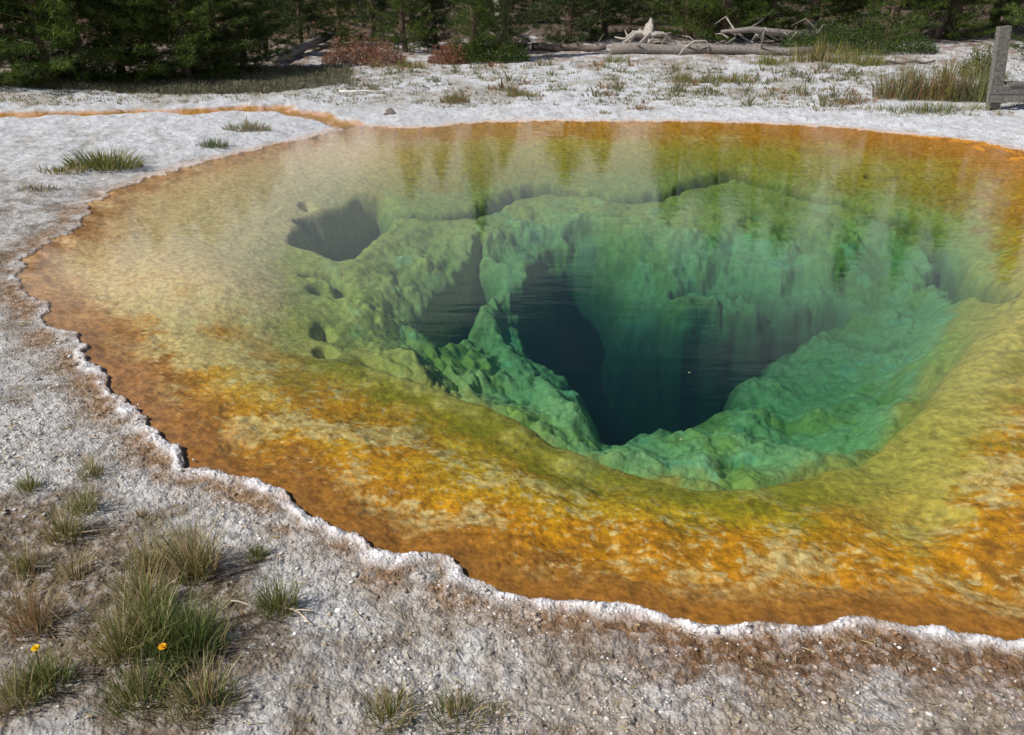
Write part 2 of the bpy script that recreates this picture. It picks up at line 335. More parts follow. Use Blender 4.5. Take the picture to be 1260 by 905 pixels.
# ------------------------------------------------------------------ object helpers
def tag(o, label=None, cat=None, group=None, kind=None):
    for k, v in (('label', label), ('category', cat), ('group', group), ('kind', kind)):
        if v: o[k] = v
    return o
def empty(name, loc, rz=0.0):
    o = bpy.data.objects.new(name, None); C.objects.link(o); o.location = loc; o.rotation_euler[2] = rz
    o.empty_display_size = .05; return o
def mesh_np(name, verts, faces, mat=None, parent=None, cols=None, smooth=False, link=True):
    """verts (n,3); faces (m,k) of equal size or a list of ones"""
    me = bpy.data.meshes.new(name)
    verts = np.asarray(verts, np.float32)
    if isinstance(faces, np.ndarray):
        k = faces.shape[1]; m_ = len(faces)
        me.vertices.add(len(verts)); me.vertices.foreach_set('co', verts.ravel())
        me.loops.add(m_ * k); me.loops.foreach_set('vertex_index', faces.astype(np.int32).ravel())
        me.polygons.add(m_); me.polygons.foreach_set('loop_start', np.arange(0, m_ * k, k, dtype=np.int32))
        me.update(calc_edges=True)
    else:
        me.from_pydata([tuple(v) for v in verts], [], [tuple(f) for f in faces]); me.update()
    if cols is not None:
        a = me.color_attributes.new('pigment', 'FLOAT_COLOR', 'POINT')
        a.data.foreach_set('color', np.c_[cols, np.ones(len(cols))].astype(np.float32).ravel())
    if smooth: me.polygons.foreach_set('use_smooth', np.ones(len(me.polygons), bool))
    if mat: me.materials.append(mat)
    if not link: return me
    o = bpy.data.objects.new(name, me); C.objects.link(o)
    if parent: o.parent = parent
    return o

def new_mat(name):
    m = bpy.data.materials.new(name); m.use_nodes = True; t = m.node_tree; t.nodes.clear()
    o = t.nodes.new('ShaderNodeOutputMaterial'); b = t.nodes.new('ShaderNodeBsdfPrincipled')
    t.links.new(b.outputs[0], o.inputs[0]); return m, t, b
def ground_mat(name, s1, bump_d, rough, var, scale2):
    m, t, b = new_mat(name); l = t.links.new
    at = t.nodes.new('ShaderNodeAttribute'); at.attribute_name = 'pigment'
    tcn = t.nodes.new('ShaderNodeTexCoord')
    n = t.nodes.new('ShaderNodeTexNoise'); n.inputs['Scale'].default_value = s1; n.inputs['Detail'].default_value = 6; n.inputs['Roughness'].default_value = .7
    n2 = t.nodes.new('ShaderNodeTexVoronoi'); n2.inputs['Scale'].default_value = scale2; n2.feature = 'F1'
    l(tcn.outputs['Object'], n.inputs['Vector']); l(tcn.outputs['Object'], n2.inputs['Vector'])
    r = t.nodes.new('ShaderNodeMapRange'); r.inputs['From Min'].default_value = .3; r.inputs['From Max'].default_value = .7
    r.inputs['To Min'].default_value = 1 - var; r.inputs['To Max'].default_value = 1 + var * .8
    l(n.outputs['Fac'], r.inputs['Value'])
    mx = t.nodes.new('ShaderNodeVectorMath'); mx.operation = 'SCALE'; l(at.outputs['Color'], mx.inputs[0]); l(r.outputs[0], mx.inputs['Scale'])
    l(mx.outputs[0], b.inputs['Base Color'])
    ad = t.nodes.new('ShaderNodeMath'); ad.operation = 'MULTIPLY_ADD'; l(n2.outputs['Distance'], ad.inputs[0]); ad.inputs[1].default_value = -.6; l(n.outputs['Fac'], ad.inputs[2])
    bp = t.nodes.new('ShaderNodeBump'); bp.inputs['Strength'].default_value = .9; bp.inputs['Distance'].default_value = bump_d
    l(ad.outputs[0], bp.inputs['Height']); l(bp.outputs[0], b.inputs['Normal'])
    b.inputs['Roughness'].default_value = rough; b.inputs['Specular IOR Level'].default_value = .2
    return m
M_ground = ground_mat('sinter_ground', 55, .012, .9, .34, 90)
M_bed = ground_mat('microbial_bed', 38, .0042, .9, .18, 45)

# ------------------------------------------------------------------ ground and pool bed: one continuous sheet, two objects
ang = np.concatenate([np.arange(-180, -80, 4.0), np.arange(-80, -42, .4), np.arange(-42, 42, .078), np.arange(42, 80, .4), np.arange(80, 180, 4.0)])
ang = R(1) * ang
rad = np.concatenate([[.02, .3, .6, .9, 1.1, 1.3], 1.45 * 1.0028 ** np.arange(0, 790), ])
rr = rad[-1]; more = []
while rr < 40: rr *= 1.010; more.append(rr)
while rr < 900: rr *= 1.16; more.append(rr)
rad = np.r_[rad, more]
A, RR = np.meshgrid(ang, rad); nr, na = A.shape
X = (RR * np.sin(A)).ravel(); Y = (RR * np.cos(A)).ravel()
T = {}
chunks = np.array_split(np.arange(len(X)), 12); Zs = []; Cs = []; Ss = []
for ch in chunks:
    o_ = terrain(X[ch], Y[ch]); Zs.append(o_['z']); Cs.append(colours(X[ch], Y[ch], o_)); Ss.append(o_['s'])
Z = np.concatenate(Zs); COL = np.concatenate(Cs); S = np.concatenate(Ss)
idx = np.arange(nr * na).reshape(nr, na)
nxt = np.roll(idx, -1, 1)
F = np.stack([idx[:-1].ravel(), nxt[:-1].ravel(), nxt[1:].ravel(), idx[1:].ravel()], -1)[:, ::-1]
inside = (S[F] > 0).all(1)
V = np.c_[X, Y, Z]; ZG = Z.reshape(nr, na)
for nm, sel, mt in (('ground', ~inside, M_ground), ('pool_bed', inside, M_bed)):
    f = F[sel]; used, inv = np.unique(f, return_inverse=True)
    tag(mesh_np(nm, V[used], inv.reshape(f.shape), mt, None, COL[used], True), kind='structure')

# ------------------------------------------------------------------ water
def water_mat():
    m = bpy.data.materials.new('hot_spring_water'); m.use_nodes = True; t = m.node_tree; t.nodes.clear(); l = t.links.new
    o = t.nodes.new('ShaderNodeOutputMaterial'); tr = t.nodes.new('ShaderNodeBsdfTransparent'); gl = t.nodes.new('ShaderNodeBsdfGlossy')
    gl.inputs['Roughness'].default_value = .03; fr = t.nodes.new('ShaderNodeFresnel'); fr.inputs['IOR'].default_value = 1.333
    mx = t.nodes.new('ShaderNodeMixShader')
    tcn = t.nodes.new('ShaderNodeTexCoord'); mpn = t.nodes.new('ShaderNodeMapping'); mpn.inputs['Scale'].default_value = (.55, 1.4, 1)
    n = t.nodes.new('ShaderNodeTexNoise'); n.inputs['Scale'].default_value = 4.5; n.inputs['Detail'].default_value = 4; n.inputs['Roughness'].default_value = .55
    l(tcn.outputs['Object'], mpn.inputs[0]); l(mpn.outputs[0], n.inputs['Vector'])
    bp = t.nodes.new('ShaderNodeBump'); bp.inputs['Strength'].default_value = 1; bp.inputs['Distance'].default_value = .0022
    l(n.outputs['Fac'], bp.inputs['Height']); l(bp.outputs[0], gl.inputs['Normal']); l(bp.outputs[0], fr.inputs['Normal'])
    l(fr.outputs[0], mx.inputs[0]); l(tr.outputs[0], mx.inputs[1]); l(gl.outputs[0], mx.inputs[2]); l(mx.outputs[0], o.inputs['Surface'])
    va = t.nodes.new('ShaderNodeVolumeAbsorption'); va.inputs['Color'].default_value = (.24, .63, .585, 1); va.inputs['Density'].default_value = .98
    vsc = t.nodes.new('ShaderNodeVolumeScatter'); vsc.inputs['Color'].default_value = (.22, .85, .80, 1); vsc.inputs['Density'].default_value = .115; vsc.inputs['Anisotropy'].default_value = .5
    av = t.nodes.new('ShaderNodeAddShader'); l(va.outputs[0], av.inputs[0]); l(vsc.outputs[0], av.inputs[1]); l(av.outputs[0], o.inputs['Volume']); return m
M_water = water_mat()
# outline grown outwards under the bank
def grow(p, d):
    t = np.roll(p, -1, 0) - np.roll(p, 1, 0); t /= np.linalg.norm(t, axis=1)[:, None] + 1e-9
    n = np.c_[t[:, 1], -t[:, 0]]
    q = p + n * d
    if sdf(q[:1, 0], q[:1, 1], p)[0] > 0: q = p - n * d
    return q
g = grow(SHORE, .10); n = len(g)
vv = np.r_[np.c_[g, np.zeros(n)], np.c_[g, np.full(n, -5.5)]]
ff = [list(range(n)), list(range(2 * n - 1, n - 1, -1))] + [[i, i + n, (i + 1) % n + n, (i + 1) % n] for i in range(n)]
wo = mesh_np('pool_water', vv, ff, M_water); tag(wo, kind='structure')
import bmesh
bm = bmesh.new(); bm.from_mesh(wo.data); bmesh.ops.triangulate(bm, faces=[f for f in bm.faces if len(f.verts) > 4]); bmesh.ops.recalc_face_normals(bm, faces=bm.faces); bm.to_mesh(wo.data); bm.free()

# ------------------------------------------------------------------ materials of plants, wood and stone
def pig_mat(name, rough=.8, trans=0.0, nscale=0, bump=0.0, var=.25):
    m, t, b = new_mat(name); l = t.links.new
    at = t.nodes.new('ShaderNodeAttribute'); at.attribute_name = 'pigment'; col = at.outputs['Color']
    if nscale:
        tcn = t.nodes.new('ShaderNodeTexCoord'); n = t.nodes.new('ShaderNodeTexNoise'); n.inputs['Scale'].default_value = nscale; n.inputs['Detail'].default_value = 5
        mpn = t.nodes.new('ShaderNodeMapping'); l(tcn.outputs['Object'], mpn.inputs[0]); l(mpn.outputs[0], n.inputs['Vector'])
        r = t.nodes.new('ShaderNodeMapRange'); r.inputs['From Min'].default_value = .3; r.inputs['From Max'].default_value = .7
        r.inputs['To Min'].default_value = 1 - var; r.inputs['To Max'].default_value = 1 + var; l(n.outputs['Fac'], r.inputs['Value'])
        mx = t.nodes.new('ShaderNodeVectorMath'); mx.operation = 'SCALE'; l(col, mx.inputs[0]); l(r.outputs[0], mx.inputs['Scale']); col = mx.outputs[0]
        if bump:
            bp = t.nodes.new('ShaderNodeBump'); bp.inputs['Distance'].default_value = bump; bp.inputs['Strength'].default_value = .8
            l(n.outputs['Fac'], bp.inputs['Height']); l(bp.outputs[0], b.inputs['Normal'])
    l(col, b.inputs['Base Color']); b.inputs['Roughness'].default_value = rough; b.inputs['Specular IOR Level'].default_value = .25
    if trans:
        tl = t.nodes.new('ShaderNodeBsdfTranslucent'); ms = t.nodes.new('ShaderNodeMixShader'); ms.inputs[0].default_value = trans
        l(col, tl.inputs['Color']); l(b.outputs[0], ms.inputs[1]); l(tl.outputs[0], ms.inputs[2])
        l(ms.outputs[0], [q for q in t.nodes if q.type == 'OUTPUT_MATERIAL'][0].inputs[0])
    return m
M_blade = pig_mat('grass_blade', .6, .3); M_needle = pig_mat('pine_needles', .55, .25)
M_wood = pig_mat('weathered_wood', .85, 0, 30, .01, .35); M_bark = pig_mat('pine_bark', .9, 0, 22, .012, .4)
M_stone = pig_mat('sinter_stone', .9, 0, 60, .004, .3); M_petal = pig_mat('petals', .6, .3)

class MB:
    """collects triangles and quads with a pigment per vertex"""
    def __init__(s): s.v = []; s.f = []; s.c = []
    def add(s, v, f, c):
        k = len(s.v); s.v += [tuple(q) for q in v]; s.f += [tuple(i + k for i in q) for q in f]
        s.c += [tuple(c)] * len(v) if np.ndim(c) == 1 else [tuple(q) for q in c]
    def build(s, name, mat, parent=None, smooth=False):
        return mesh_np(name, s.v, s.f, mat, parent, np.array(s.c), smooth)
    def tube(s, path, radii, c, n=7, jit=0.0):
        path = [Vector(p) for p in path]; rings = []
        up = Vector((0.13, .21, 1)).normalized()
        for i, p in enumerate(path):
            d = (path[min(i + 1, len(path) - 1)] - path[max(i - 1, 0)]).normalized()
            a = d.cross(up); a = a.normalized() if a.length > .05 else d.cross(Vector((1, 0, 0))).normalized(); b = d.cross(a)
            rings.append([p + (a * math.cos(2 * math.pi * k / n) + b * math.sin(2 * math.pi * k / n)) * radii[i] * (1 + random.uniform(-jit, jit)) for k in range(n)])
        v = [q for r_ in rings for q in r_]
        f = [(i * n + k, i * n + (k + 1) % n, (i + 1) * n + (k + 1) % n, (i + 1) * n + k) for i in range(len(path) - 1) for k in range(n)]
        f += [tuple(range(n - 1, -1, -1)), tuple(range((len(path) - 1) * n, len(path) * n))]
        s.add(v, f, c)
    def box(s, lo, hi, c, rot=None):
        x0, y0, z0 = lo; x1, y1, z1 = hi
        v = [Vector(q) for q in ((x0,y0,z0),(x1,y0,z0),(x1,y1,z0),(x0,y1,z0),(x0,y0,z1),(x1,y0,z1),(x1,y1,z1),(x0,y1,z1))]
        if rot: v = [rot @ q for q in v]
        s.add(v, [(0,3,2,1),(4,5,6,7),(0,1,5,4),(1,2,6,5),(2,3,7,6),(3,0,4,7)], c)

def blades(n, rx, h, wd, cols, lean=.5, ry=None, seg=3, hv=.35, base=(0, 0), power=.7):
    """numpy bundle of curved tapering blades: verts, quads, colours"""
    ry = ry or rx
    a = rng.uniform(0, 2 * math.pi, n); q = rng.uniform(0, 1, n) ** power
    bx = base[0] + np.cos(a) * q * rx * .55; by = base[1] + np.sin(a) * q * ry * .55
    H = h * (1 - hv + rng.uniform(0, hv * 1.4, n)) * (1 - .35 * q)
    la = a + rng.normal(0, .7, n); le = lean * (.25 + q) * rng.uniform(.4, 1.3, n) * H
    wa = rng.uniform(0, math.pi, n); W = wd * rng.uniform(.6, 1.3, n)
    ci = rng.integers(0, len(cols), n); cc = np.array(cols)[ci] * rng.uniform(.65, 1.3, (n, 1))
    V = []; K = []
    for k in range(seg + 1):
        t = k / seg; off = le * t ** 1.8; z = H * (t - .12 * t * t * np.minimum(le / H, 1)); wk = W * (1 - t) ** .6 * .5 + .0002
        px_ = bx + np.cos(la) * off; py_ = by + np.sin(la) * off
        for sg in (-1, 1):
            V.append(np.stack([px_ + sg * np.cos(wa) * wk, py_ + sg * np.sin(wa) * wk, z - .008], -1)); K.append(cc * (1.0 + .15 * t))
    V = np.stack(V, 1); K = np.stack(K, 1); m_ = 2 * (seg + 1)
    f = np.array([[2 * k, 2 * k + 1, 2 * k + 3, 2 * k + 2] for k in range(seg)])
    F_ = (np.arange(n)[:, None, None] * m_ + f[None]).reshape(-1, 4)
    return V.reshape(-1, 3), F_, K.reshape(-1, 3)
def join(*bs):
    V = []; F_ = []; K = []; k = 0
    for v, f, c in bs: V.append(v); F_.append(f + k); K.append(c); k += len(v)
    return np.concatenate(V), np.concatenate(F_), np.clip(np.concatenate(K), 0, .9)

GREEN = [lin(132, 134, 70), lin(112, 122, 62), lin(150, 144, 90), lin(104, 116, 64)]
DEEP = [lin(94, 112, 58), lin(106, 122, 64), lin(128, 134, 80), lin(84, 102, 56)]
STRAW = [lin(200, 180, 136), lin(176, 156, 112), lin(210, 194, 156)]
DRY = [lin(160, 142, 102), lin(140, 124, 88), lin(172, 150, 110), lin(130, 124, 82)]
SAGE = [lin(142, 144, 116), lin(124, 126, 98), lin(156, 154, 130), lin(112, 112, 84)]
RUSTY = [lin(156, 108, 82), lin(168, 122, 90), lin(130, 100, 80)]
YEL = [lin(150, 142, 76), lin(132, 132, 62), lin(116, 116, 58)]

# ------------------------------------------------------------------ foreground plants
def grass(u, v, h, w, n, cols, label, straw=.15, lean=.6, cat='grass', group='grass clumps growing on the near bank', name='grass_clump', ry=None):
    x, y, z = ground_at(u, v)
    t = empty(name, (x, y, z)); tag(t, label, cat, group); h *= .86; w *= .88; n = int(n * .68)
    v1, f1, c1 = blades(int(n * 1.3 * (1 - straw)), w * 1.15, h, .0031, cols, lean, ry, 3, .6)
    mesh_np('blades', v1, f1, M_blade, t, np.clip(c1, 0, .9))
    ns = max(int(n * straw), 5)
    v2, f2, c2 = blades(int(ns * 1.3), w * 1.1, h * 1.18, .0020, STRAW, lean * 1.1, ry, 3, .5)
    mesh_np('dry_stalks', v2, f2, M_blade, t, np.clip(c2, 0, .9))
    return t
G = [
 (342,752,.17,.11,300,GREEN,'small olive grass clump alone beside a forked pale stick, rightmost on the near bank',.12),
 (317,686,.085,.06,120,GREEN,'tiny low green tuft on pale crust between the big grasses and the shore',.1),
 (238,704,.27,.15,420,DRY+GREEN,'tall feathery grass clump, tallest one just above the large green mass',.35),
 (184,699,.18,.10,230,DRY+GREEN,'brownish grass clump just left of the tall feathery one',.25),
 (92,712,.16,.10,150,DRY,'thin brown dried sprig casting a shadow to the right on bare soil',.4),
 (80,660,.17,.11,260,DRY+GREEN,'fading brown green clump below the bright green shoots near the left edge',.3),
 (104,627,.14,.09,200,GREEN,'mid green shoots between two faded clumps near the left edge',.2),
 (113,584,.13,.09,170,DRY+GREEN,'faded clump farthest from the viewer on the left near bank',.35),
 (36,602,.11,.08,150,GREEN,'low green tuft at the left edge under the pale crust',.1),
 (34,700,.14,.09,180,GREEN+DRY,'green and brown clump at the left edge level with the dried sprig',.2),
 (40,772,.22,.12,230,DRY+RUSTY,'reddish brown dry clump at the left edge above the yellow flower',.3),
 (174,636,.06,.05,70,DRY,'tiny faded tuft above the brownish clump on open gravel',.2),
 (176,745,.22,.14,360,DRY+GREEN,'dry olive clump forming the upper left of the large green mass',.3),
 (196,792,.26,.17,520,DEEP+GREEN,'thick deep green clump in the middle of the large grass mass',.12),
 (240,800,.23,.17,520,DEEP,'darkest green clump at the right side of the large grass mass',.08),
 (150,800,.22,.14,360,GREEN+DRY,'straw mixed clump at the left side of the large grass mass',.35),
 (170,862,.15,.16,380,DEEP+GREEN,'green clump at the bottom edge below the large grass mass',.15),
 (250,866,.16,.17,420,DEEP+DRY,'wide green clump at the bottom edge below and right of the orange flower',.2),
 (60,842,.16,.12,240,GREEN+DEEP,'green clump around the left yellow flower near the bottom left corner',.15),
 (20,866,.15,.12,230,GREEN+DRY,'mixed green clump at the bottom left corner',.2),
 (480,880,.12,.13,260,GREEN+DRY,'low sparse grass patch at the bottom edge, left of its neighbour',.2),
 (560,882,.11,.15,280,DEEP+DRY,'low sparse grass patch at the bottom edge, nearest the middle of the photo',.2),
 (620,876,.05,.09,70,DRY,'barely visible fringe of short grass right of the low patches at the bottom edge',.2),
]
for gdef in G: grass(*gdef)
def flower(u, v, lean, fcol, label):
    x, y, z = ground_at(u, v); t = empty('flowering_plant', (x, y, z)); tag(t, label, 'flower')
    h = .135; top = Vector((lean, -.01, h))
    st = MB(); st.tube([(0, 0, -.01), (lean * .3, 0, h * .5), top], [.0022, .002, .0018], lin(92, 112, 56), 6); st.build('stem', M_blade, t)
    v1, f1, c1 = blades(40, .07, .07, .010, DEEP, 1.2); mesh_np('leaves', v1, f1, M_blade, t, np.clip(c1, 0, .9))
    pt = MB()
    for ring, (n_, r_, zz) in enumerate(((15, .014, .002), (11, .010, .005))):
        for k in range(n_):
            a = 2 * math.pi * (k + .5 * ring) / n_; d = Vector((math.cos(a), math.sin(a), .18 + .3 * ring)); s_ = Vector((-math.sin(a), math.cos(a), 0)) * .0028
            o_ = top + Vector((0, 0, zz))
            pt.add([o_ - s_ * .5, o_ + s_ * .5, o_ + d * r_ * .75 + s_, o_ + d * r_, o_ + d * r_ * .75 - s_], [(0, 1, 2, 3, 4)], fcol)
    fl = pt.build('flower_head', M_petal, t)
    cn = MB(); cn.tube([top, top + Vector((0, 0, .006)), top + Vector((0, 0, .009))], [.004, .005, .002], lin(214, 140, 14), 9); cn.build('disc', M_petal, fl)
    return t
flower(52, 838, .02, lin(246, 214, 20), 'plant with one bright yellow flower, at the left edge of the near bank')
flower(208, 836, .01, lin(250, 190, 22), 'plant with one golden orange yellow flower at the foot of the large grass mass')

# sticks on the near bank
def stick(u0, v0, u1, v1, r, col, label, cat='stick', name='dead_stick', fork=False, grp=None):
    a = Vector(ground_at(u0, v0)); b = Vector(ground_at(u1, v1)); m_ = MB(); pts = []; k_ = 7
    per = Vector((-(b - a).y, (b - a).x, 0)) * .06
    for i in range(k_):
        t = i / (k_ - 1); pts.append((b - a) * t + per * math.sin(t * 5 + u0) + Vector((0, 0, r * 1.0 + random.uniform(0, r))))
    m_.tube(pts, [r * (1 - .55 * i / (k_ - 1)) for i in range(k_)], col, 7, .15)
    if fork: m_.tube([pts[2], pts[2] + (b - a) * .25 + per * 2.2, pts[2] + (b - a) * .5 + per * 3.4 + Vector((0, 0, r))], [r * .6, r * .5, r * .2], col, 6, .1)
    o_ = m_.build(name, M_wood, None, True); o_.location = a; tag(o_, label, cat, grp); return o_
stick(345, 748, 388, 770, .0055, lin(205, 188, 165), 'pale forked stick lying right of the small olive grass clump', fork=True)
stick(66, 658, 128, 656, .005, lin(186, 168, 140), 'straight pale stick lying across the faded clumps at the left')
stick(284, 742, 322, 746, .0032, lin(214, 200, 176), 'thin pale twig left of the small olive grass clump')
stick(262, 716, 318, 700, .003, lin(96, 80, 62), 'thin dark twig right of the tall feathery grass')
stick(60, 765, 92, 790, .003, lin(160, 140, 112), 'short tan twig on bare soil left of the large grass mass')
stick(418, 115, 484, 116, .022, lin(218, 212, 204), 'thin bleached white branch lying flat on the far bank')

# gravel chips and straw litter on the near bank: nobody could count them
def scatter_points(n, x0, x1, y0, y1, dmin):
    X_ = rng.uniform(x0, x1, n); Y_ = rng.uniform(y0, y1, n); o_ = terrain(X_, Y_)
    k = (o_['s'] < -dmin) & (np.abs(X_) < Y_ * .95); return X_[k], Y_[k], o_['z'][k], o_['s'][k]
t_ = (1 + 5 ** .5) / 2
ICO = np.array([(-1,t_,0),(1,t_,0),(-1,-t_,0),(1,-t_,0),(0,-1,t_),(0,1,t_),(0,-1,-t_),(0,1,-t_),(t_,0,-1),(t_,0,1),(-t_,0,-1),(-t_,0,1)]) / 1.9
ICF = np.array([(0,11,5),(0,5,1),(0,1,7),(0,7,10),(0,10,11),(1,5,9),(5,11,4),(11,10,2),(10,7,6),(7,1,8),(3,9,4),(3,4,2),(3,2,6),(3,6,8),(3,8,9),(4,9,5),(2,4,11),(6,2,10),(8,6,7),(9,8,1)])
def stones(X_, Y_, Z_, size, cols, flat=.6):
    n = len(X_); sz = size * np.exp(rng.normal(0, .45, n)); sc_ = np.stack([rng.uniform(.7, 1.4, n), rng.uniform(.6, 1.1, n), rng.uniform(.5, 1, n) * flat], -1) * sz[:, None]
    v = ICO[None] * (1 + rng.uniform(-.25, .25, (n, 12, 1))) * sc_[:, None]
    a = rng.uniform(0, 6.28, n); ca, sa = np.cos(a)[:, None], np.sin(a)[:, None]
    x = v[..., 0] * ca - v[..., 1] * sa + X_[:, None]; y = v[..., 0] * sa + v[..., 1] * ca + Y_[:, None]; z = v[..., 2] + Z_[:, None] + sz[:, None] * .12
    c = np.array(cols)[rng.integers(0, len(cols), n)] * rng.uniform(.75, 1.12, (n, 1))
    return np.stack([x, y, z], -1).reshape(-1, 3), (np.arange(n)[:, None, None] * 12 + ICF[None]).reshape(-1, 3), np.clip(np.repeat(c, 12, 0), 0, .88)
X_, Y_, Z_, S_ = scatter_points(110000, -3.6, 2.6, 1.5, 6.5, .03)
keep = rng.uniform(0, 1, len(X_)) < np.clip(1.25 - Y_ * .17, .1, 1) * np.clip(.62 + .8 * fbm(X_, Y_, .4, 3, 301), .12, 1)
keep &= rng.uniform(0, 1, len(X_)) > .6 * (sdf(X_, Y_, P([(-60,610),(120,570),(260,650),(440,820),(380,930),(-200,930)], .05)) > -.05)
v_, f_, c_ = stones(X_[keep], Y_[keep], Z_[keep], .0042, [lin(226, 222, 216), lin(206, 196, 184), lin(186, 170, 150), lin(170, 152, 134), lin(232, 228, 224), lin(150, 136, 120)])
gi = np.clip(np.searchsorted(rad, np.hypot(X_[keep], Y_[keep])), 1, nr - 1); gj = np.clip(np.searchsorted(ang, np.arctan2(X_[keep], Y_[keep])), 1, na - 1)
loc = COL.reshape(nr, na, 3)[gi, gj] * 1.12; pick = rng.uniform(0, 1, len(loc)) < .80
c_ = np.clip(np.where(np.repeat(pick, 12)[:, None], np.repeat(loc, 12, 0) * (.8 + .4 * rng.uniform(0, 1, (len(c_) , 1))), c_), 0, .88)
tag(mesh_np('gravel', v_, f_, M_stone, None, c_), kind='stuff')
X_, Y_, Z_, S_ = scatter_points(6000, -3.4, 2.4, 1.5, 5.5, .05)
n_ = len(X_); a_ = rng.uniform(0, 6.28, n_); l_ = rng.uniform(.005, .022, n_); w_ = rng.uniform(.0005, .0011, n_)
dx, dy = np.cos(a_) * l_, np.sin(a_) * l_; ex, ey = -np.sin(a_) * w_, np.cos(a_) * w_; zz = Z_ + .006
v_ = np.stack([np.stack([X_ - dx - ex, Y_ - dy - ey, zz], -1), np.stack([X_ - dx + ex, Y_ - dy + ey, zz + .001], -1), np.stack([X_ + dx + ex, Y_ + dy + ey, zz + rng.uniform(0, .008, n_)], -1), np.stack([X_ + dx - ex, Y_ + dy - ey, zz], -1)], 1).reshape(-1, 3)
tag(mesh_np('straw_litter', v_, np.arange(n_ * 4).reshape(-1, 4), M_blade, None, np.repeat(np.array(STRAW + DRY)[rng.integers(0, 7, n_)], 4, 0)), kind='stuff')
# larger white lumps near the rim
for i, (u, v, r_) in enumerate(((632,789,.012),(536,766,.009),(482,742,.008),(700,804,.008),(460,802,.010),(612,770,.006),(1010,792,.012),(880,820,.008),(170,498,.014),(60,402,.02),(238,566,.018),(1150,824,.009),(770,836,.009),(366,700,.009),(300,640,.010))):
    x, y, z = ground_at(u, v); vv_, ff_, cc_ = stones(np.zeros(1), np.zeros(1), np.zeros(1), r_ * .5, [lin(236, 232, 228)])
    o_ = mesh_np('sinter_lump', vv_, ff_, M_stone, None, cc_); o_.location = (x, y, z); tag(o_, 'small white sinter lump lying loose on the near bank gravel', 'stone', 'white sinter lumps on the near bank')

# ------------------------------------------------------------------ far bank plants
def tuft_mesh(name, n, w, h, cols, wd=.02, lean=.5, ry=None):
    v, f, c = blades(n, w, h, wd, cols, lean, ry, 3, .75); v[:, 2] *= 1 + .35 * np.sin(v[:, 0] * 9 + w * 50) * np.cos(v[:, 0] * 23); return mesh_np(name, v, f, M_blade, None, np.clip(c, 0, .9), link=False)
FAR = [  # u, v of foot, half width m, height m, blades, colours, label
 (128,204,.44,.17,900,YEL+GREEN,'long yellow green grass mound on the pale tongue left of the pool',.9,.20),
 (78,212,.28,.08,300,DRY+YEL,'low faded end of the grass mound on the pale tongue',.5,.16),
 (262,181,.20,.09,320,DEEP,'small dark green tuft between two grass mounds on the pale tongue',.5,.12),
 (304,160,.34,.11,500,DRY+GREEN,'grey green grass mound beside the orange runoff channel',.7,.16),
 (45,234,.22,.06,200,SAGE+DRY,'low greyish tuft at the left edge of the pale tongue',.5,.14),
 (560,126,.24,.11,420,GREEN+RUSTY,'rounded olive tuft on the white far bank behind the pool',.5,.18),
 (642,118,.30,.09,380,GREEN+DRY,'flat olive tuft right of the rounded tuft on the far bank',.5,.18),
 (790,134,.26,.05,220,DRY+RUSTY,'dark brown low tuft close to the far waterline',.5,.14),
 (742,139,.16,.04,140,DRY,'small brown tuft close to the far waterline',.4,.12),
 (1046,128,.50,.13,480,RUSTY+SAGE,'dark reddish dry shrub spread low beside the big patch on the right',.6,.2),
 (1110,120,.50,.42,900,RUSTY+GREEN+SAGE,'reddish left part of the tall weedy patch on the right far bank',.35,.3),
 (1160,122,.50,.48,900,RUSTY+GREEN,'rust tinged middle part of the tall weedy patch on the right far bank',.35,.3),
 (1205,124,.48,.44,800,GREEN+SAGE,'green right part of the tall weedy patch beside the grey post',.35,.3),
 (1150,137,1.0,.14,800,SAGE+GREEN,'low grey green skirt in front of the tall weedy patch',.6,.25),
 (845,101,.40,.16,380,DRY+GREEN,'olive brown tuft in the line of tufts on the far bank',.5,.2),
 (895,101,.45,.17,420,GREEN+DRY,'wide olive tuft at the right end of the line of tufts',.5,.2),
 (1010,76,.8,.34,700,YEL+DRY,'straw yellow grass strip between the shrubs and the bank',.4,.3),
 (1060,80,.6,.30,500,YEL+GREEN,'olive straw grass strip in front of the broad low shrub',.4,.3),
 (946,78,.4,.2,300,YEL+GREEN,'yellow green tuft at the foot of the mid right pine',.4,.3),
 (500,82,.4,.16,260,YEL,'pale yellow tuft below the red brown bush',.4,.2),
 (758,76,.3,.18,200,GREEN,'bright green tuft in front of the driftwood',.4,.2),
]
for (u, v, w_, h_, n_, cl, lb, ln, ry_) in FAR:
    x, y, z = ground_at(u, v); me = tuft_mesh('grass_tuft', int(n_ * .8), w_ * 1.6, h_ * 1.15, cl, .010, ln * 1.1, ry_ * 1.6)
    o_ = bpy.data.objects.new('grass_tuft', me); C.objects.link(o_); o_.location = (x, y, z); tag(o_, lb, 'grass', 'grass tufts on the far bank')
base_t = [tuft_mesh('bank_tuft', 34, .17, .09, cl, .012, .9) for cl in (SAGE, DRY + SAGE, GREEN + SAGE, RUSTY + DRY, YEL + SAGE)]
regions = [((430,840,80,116),80),((840,1060,84,118),90),((1060,1230,84,104),22),((560,840,112,128),26),((300,470,86,108),26),((880,1040,110,132),16)]
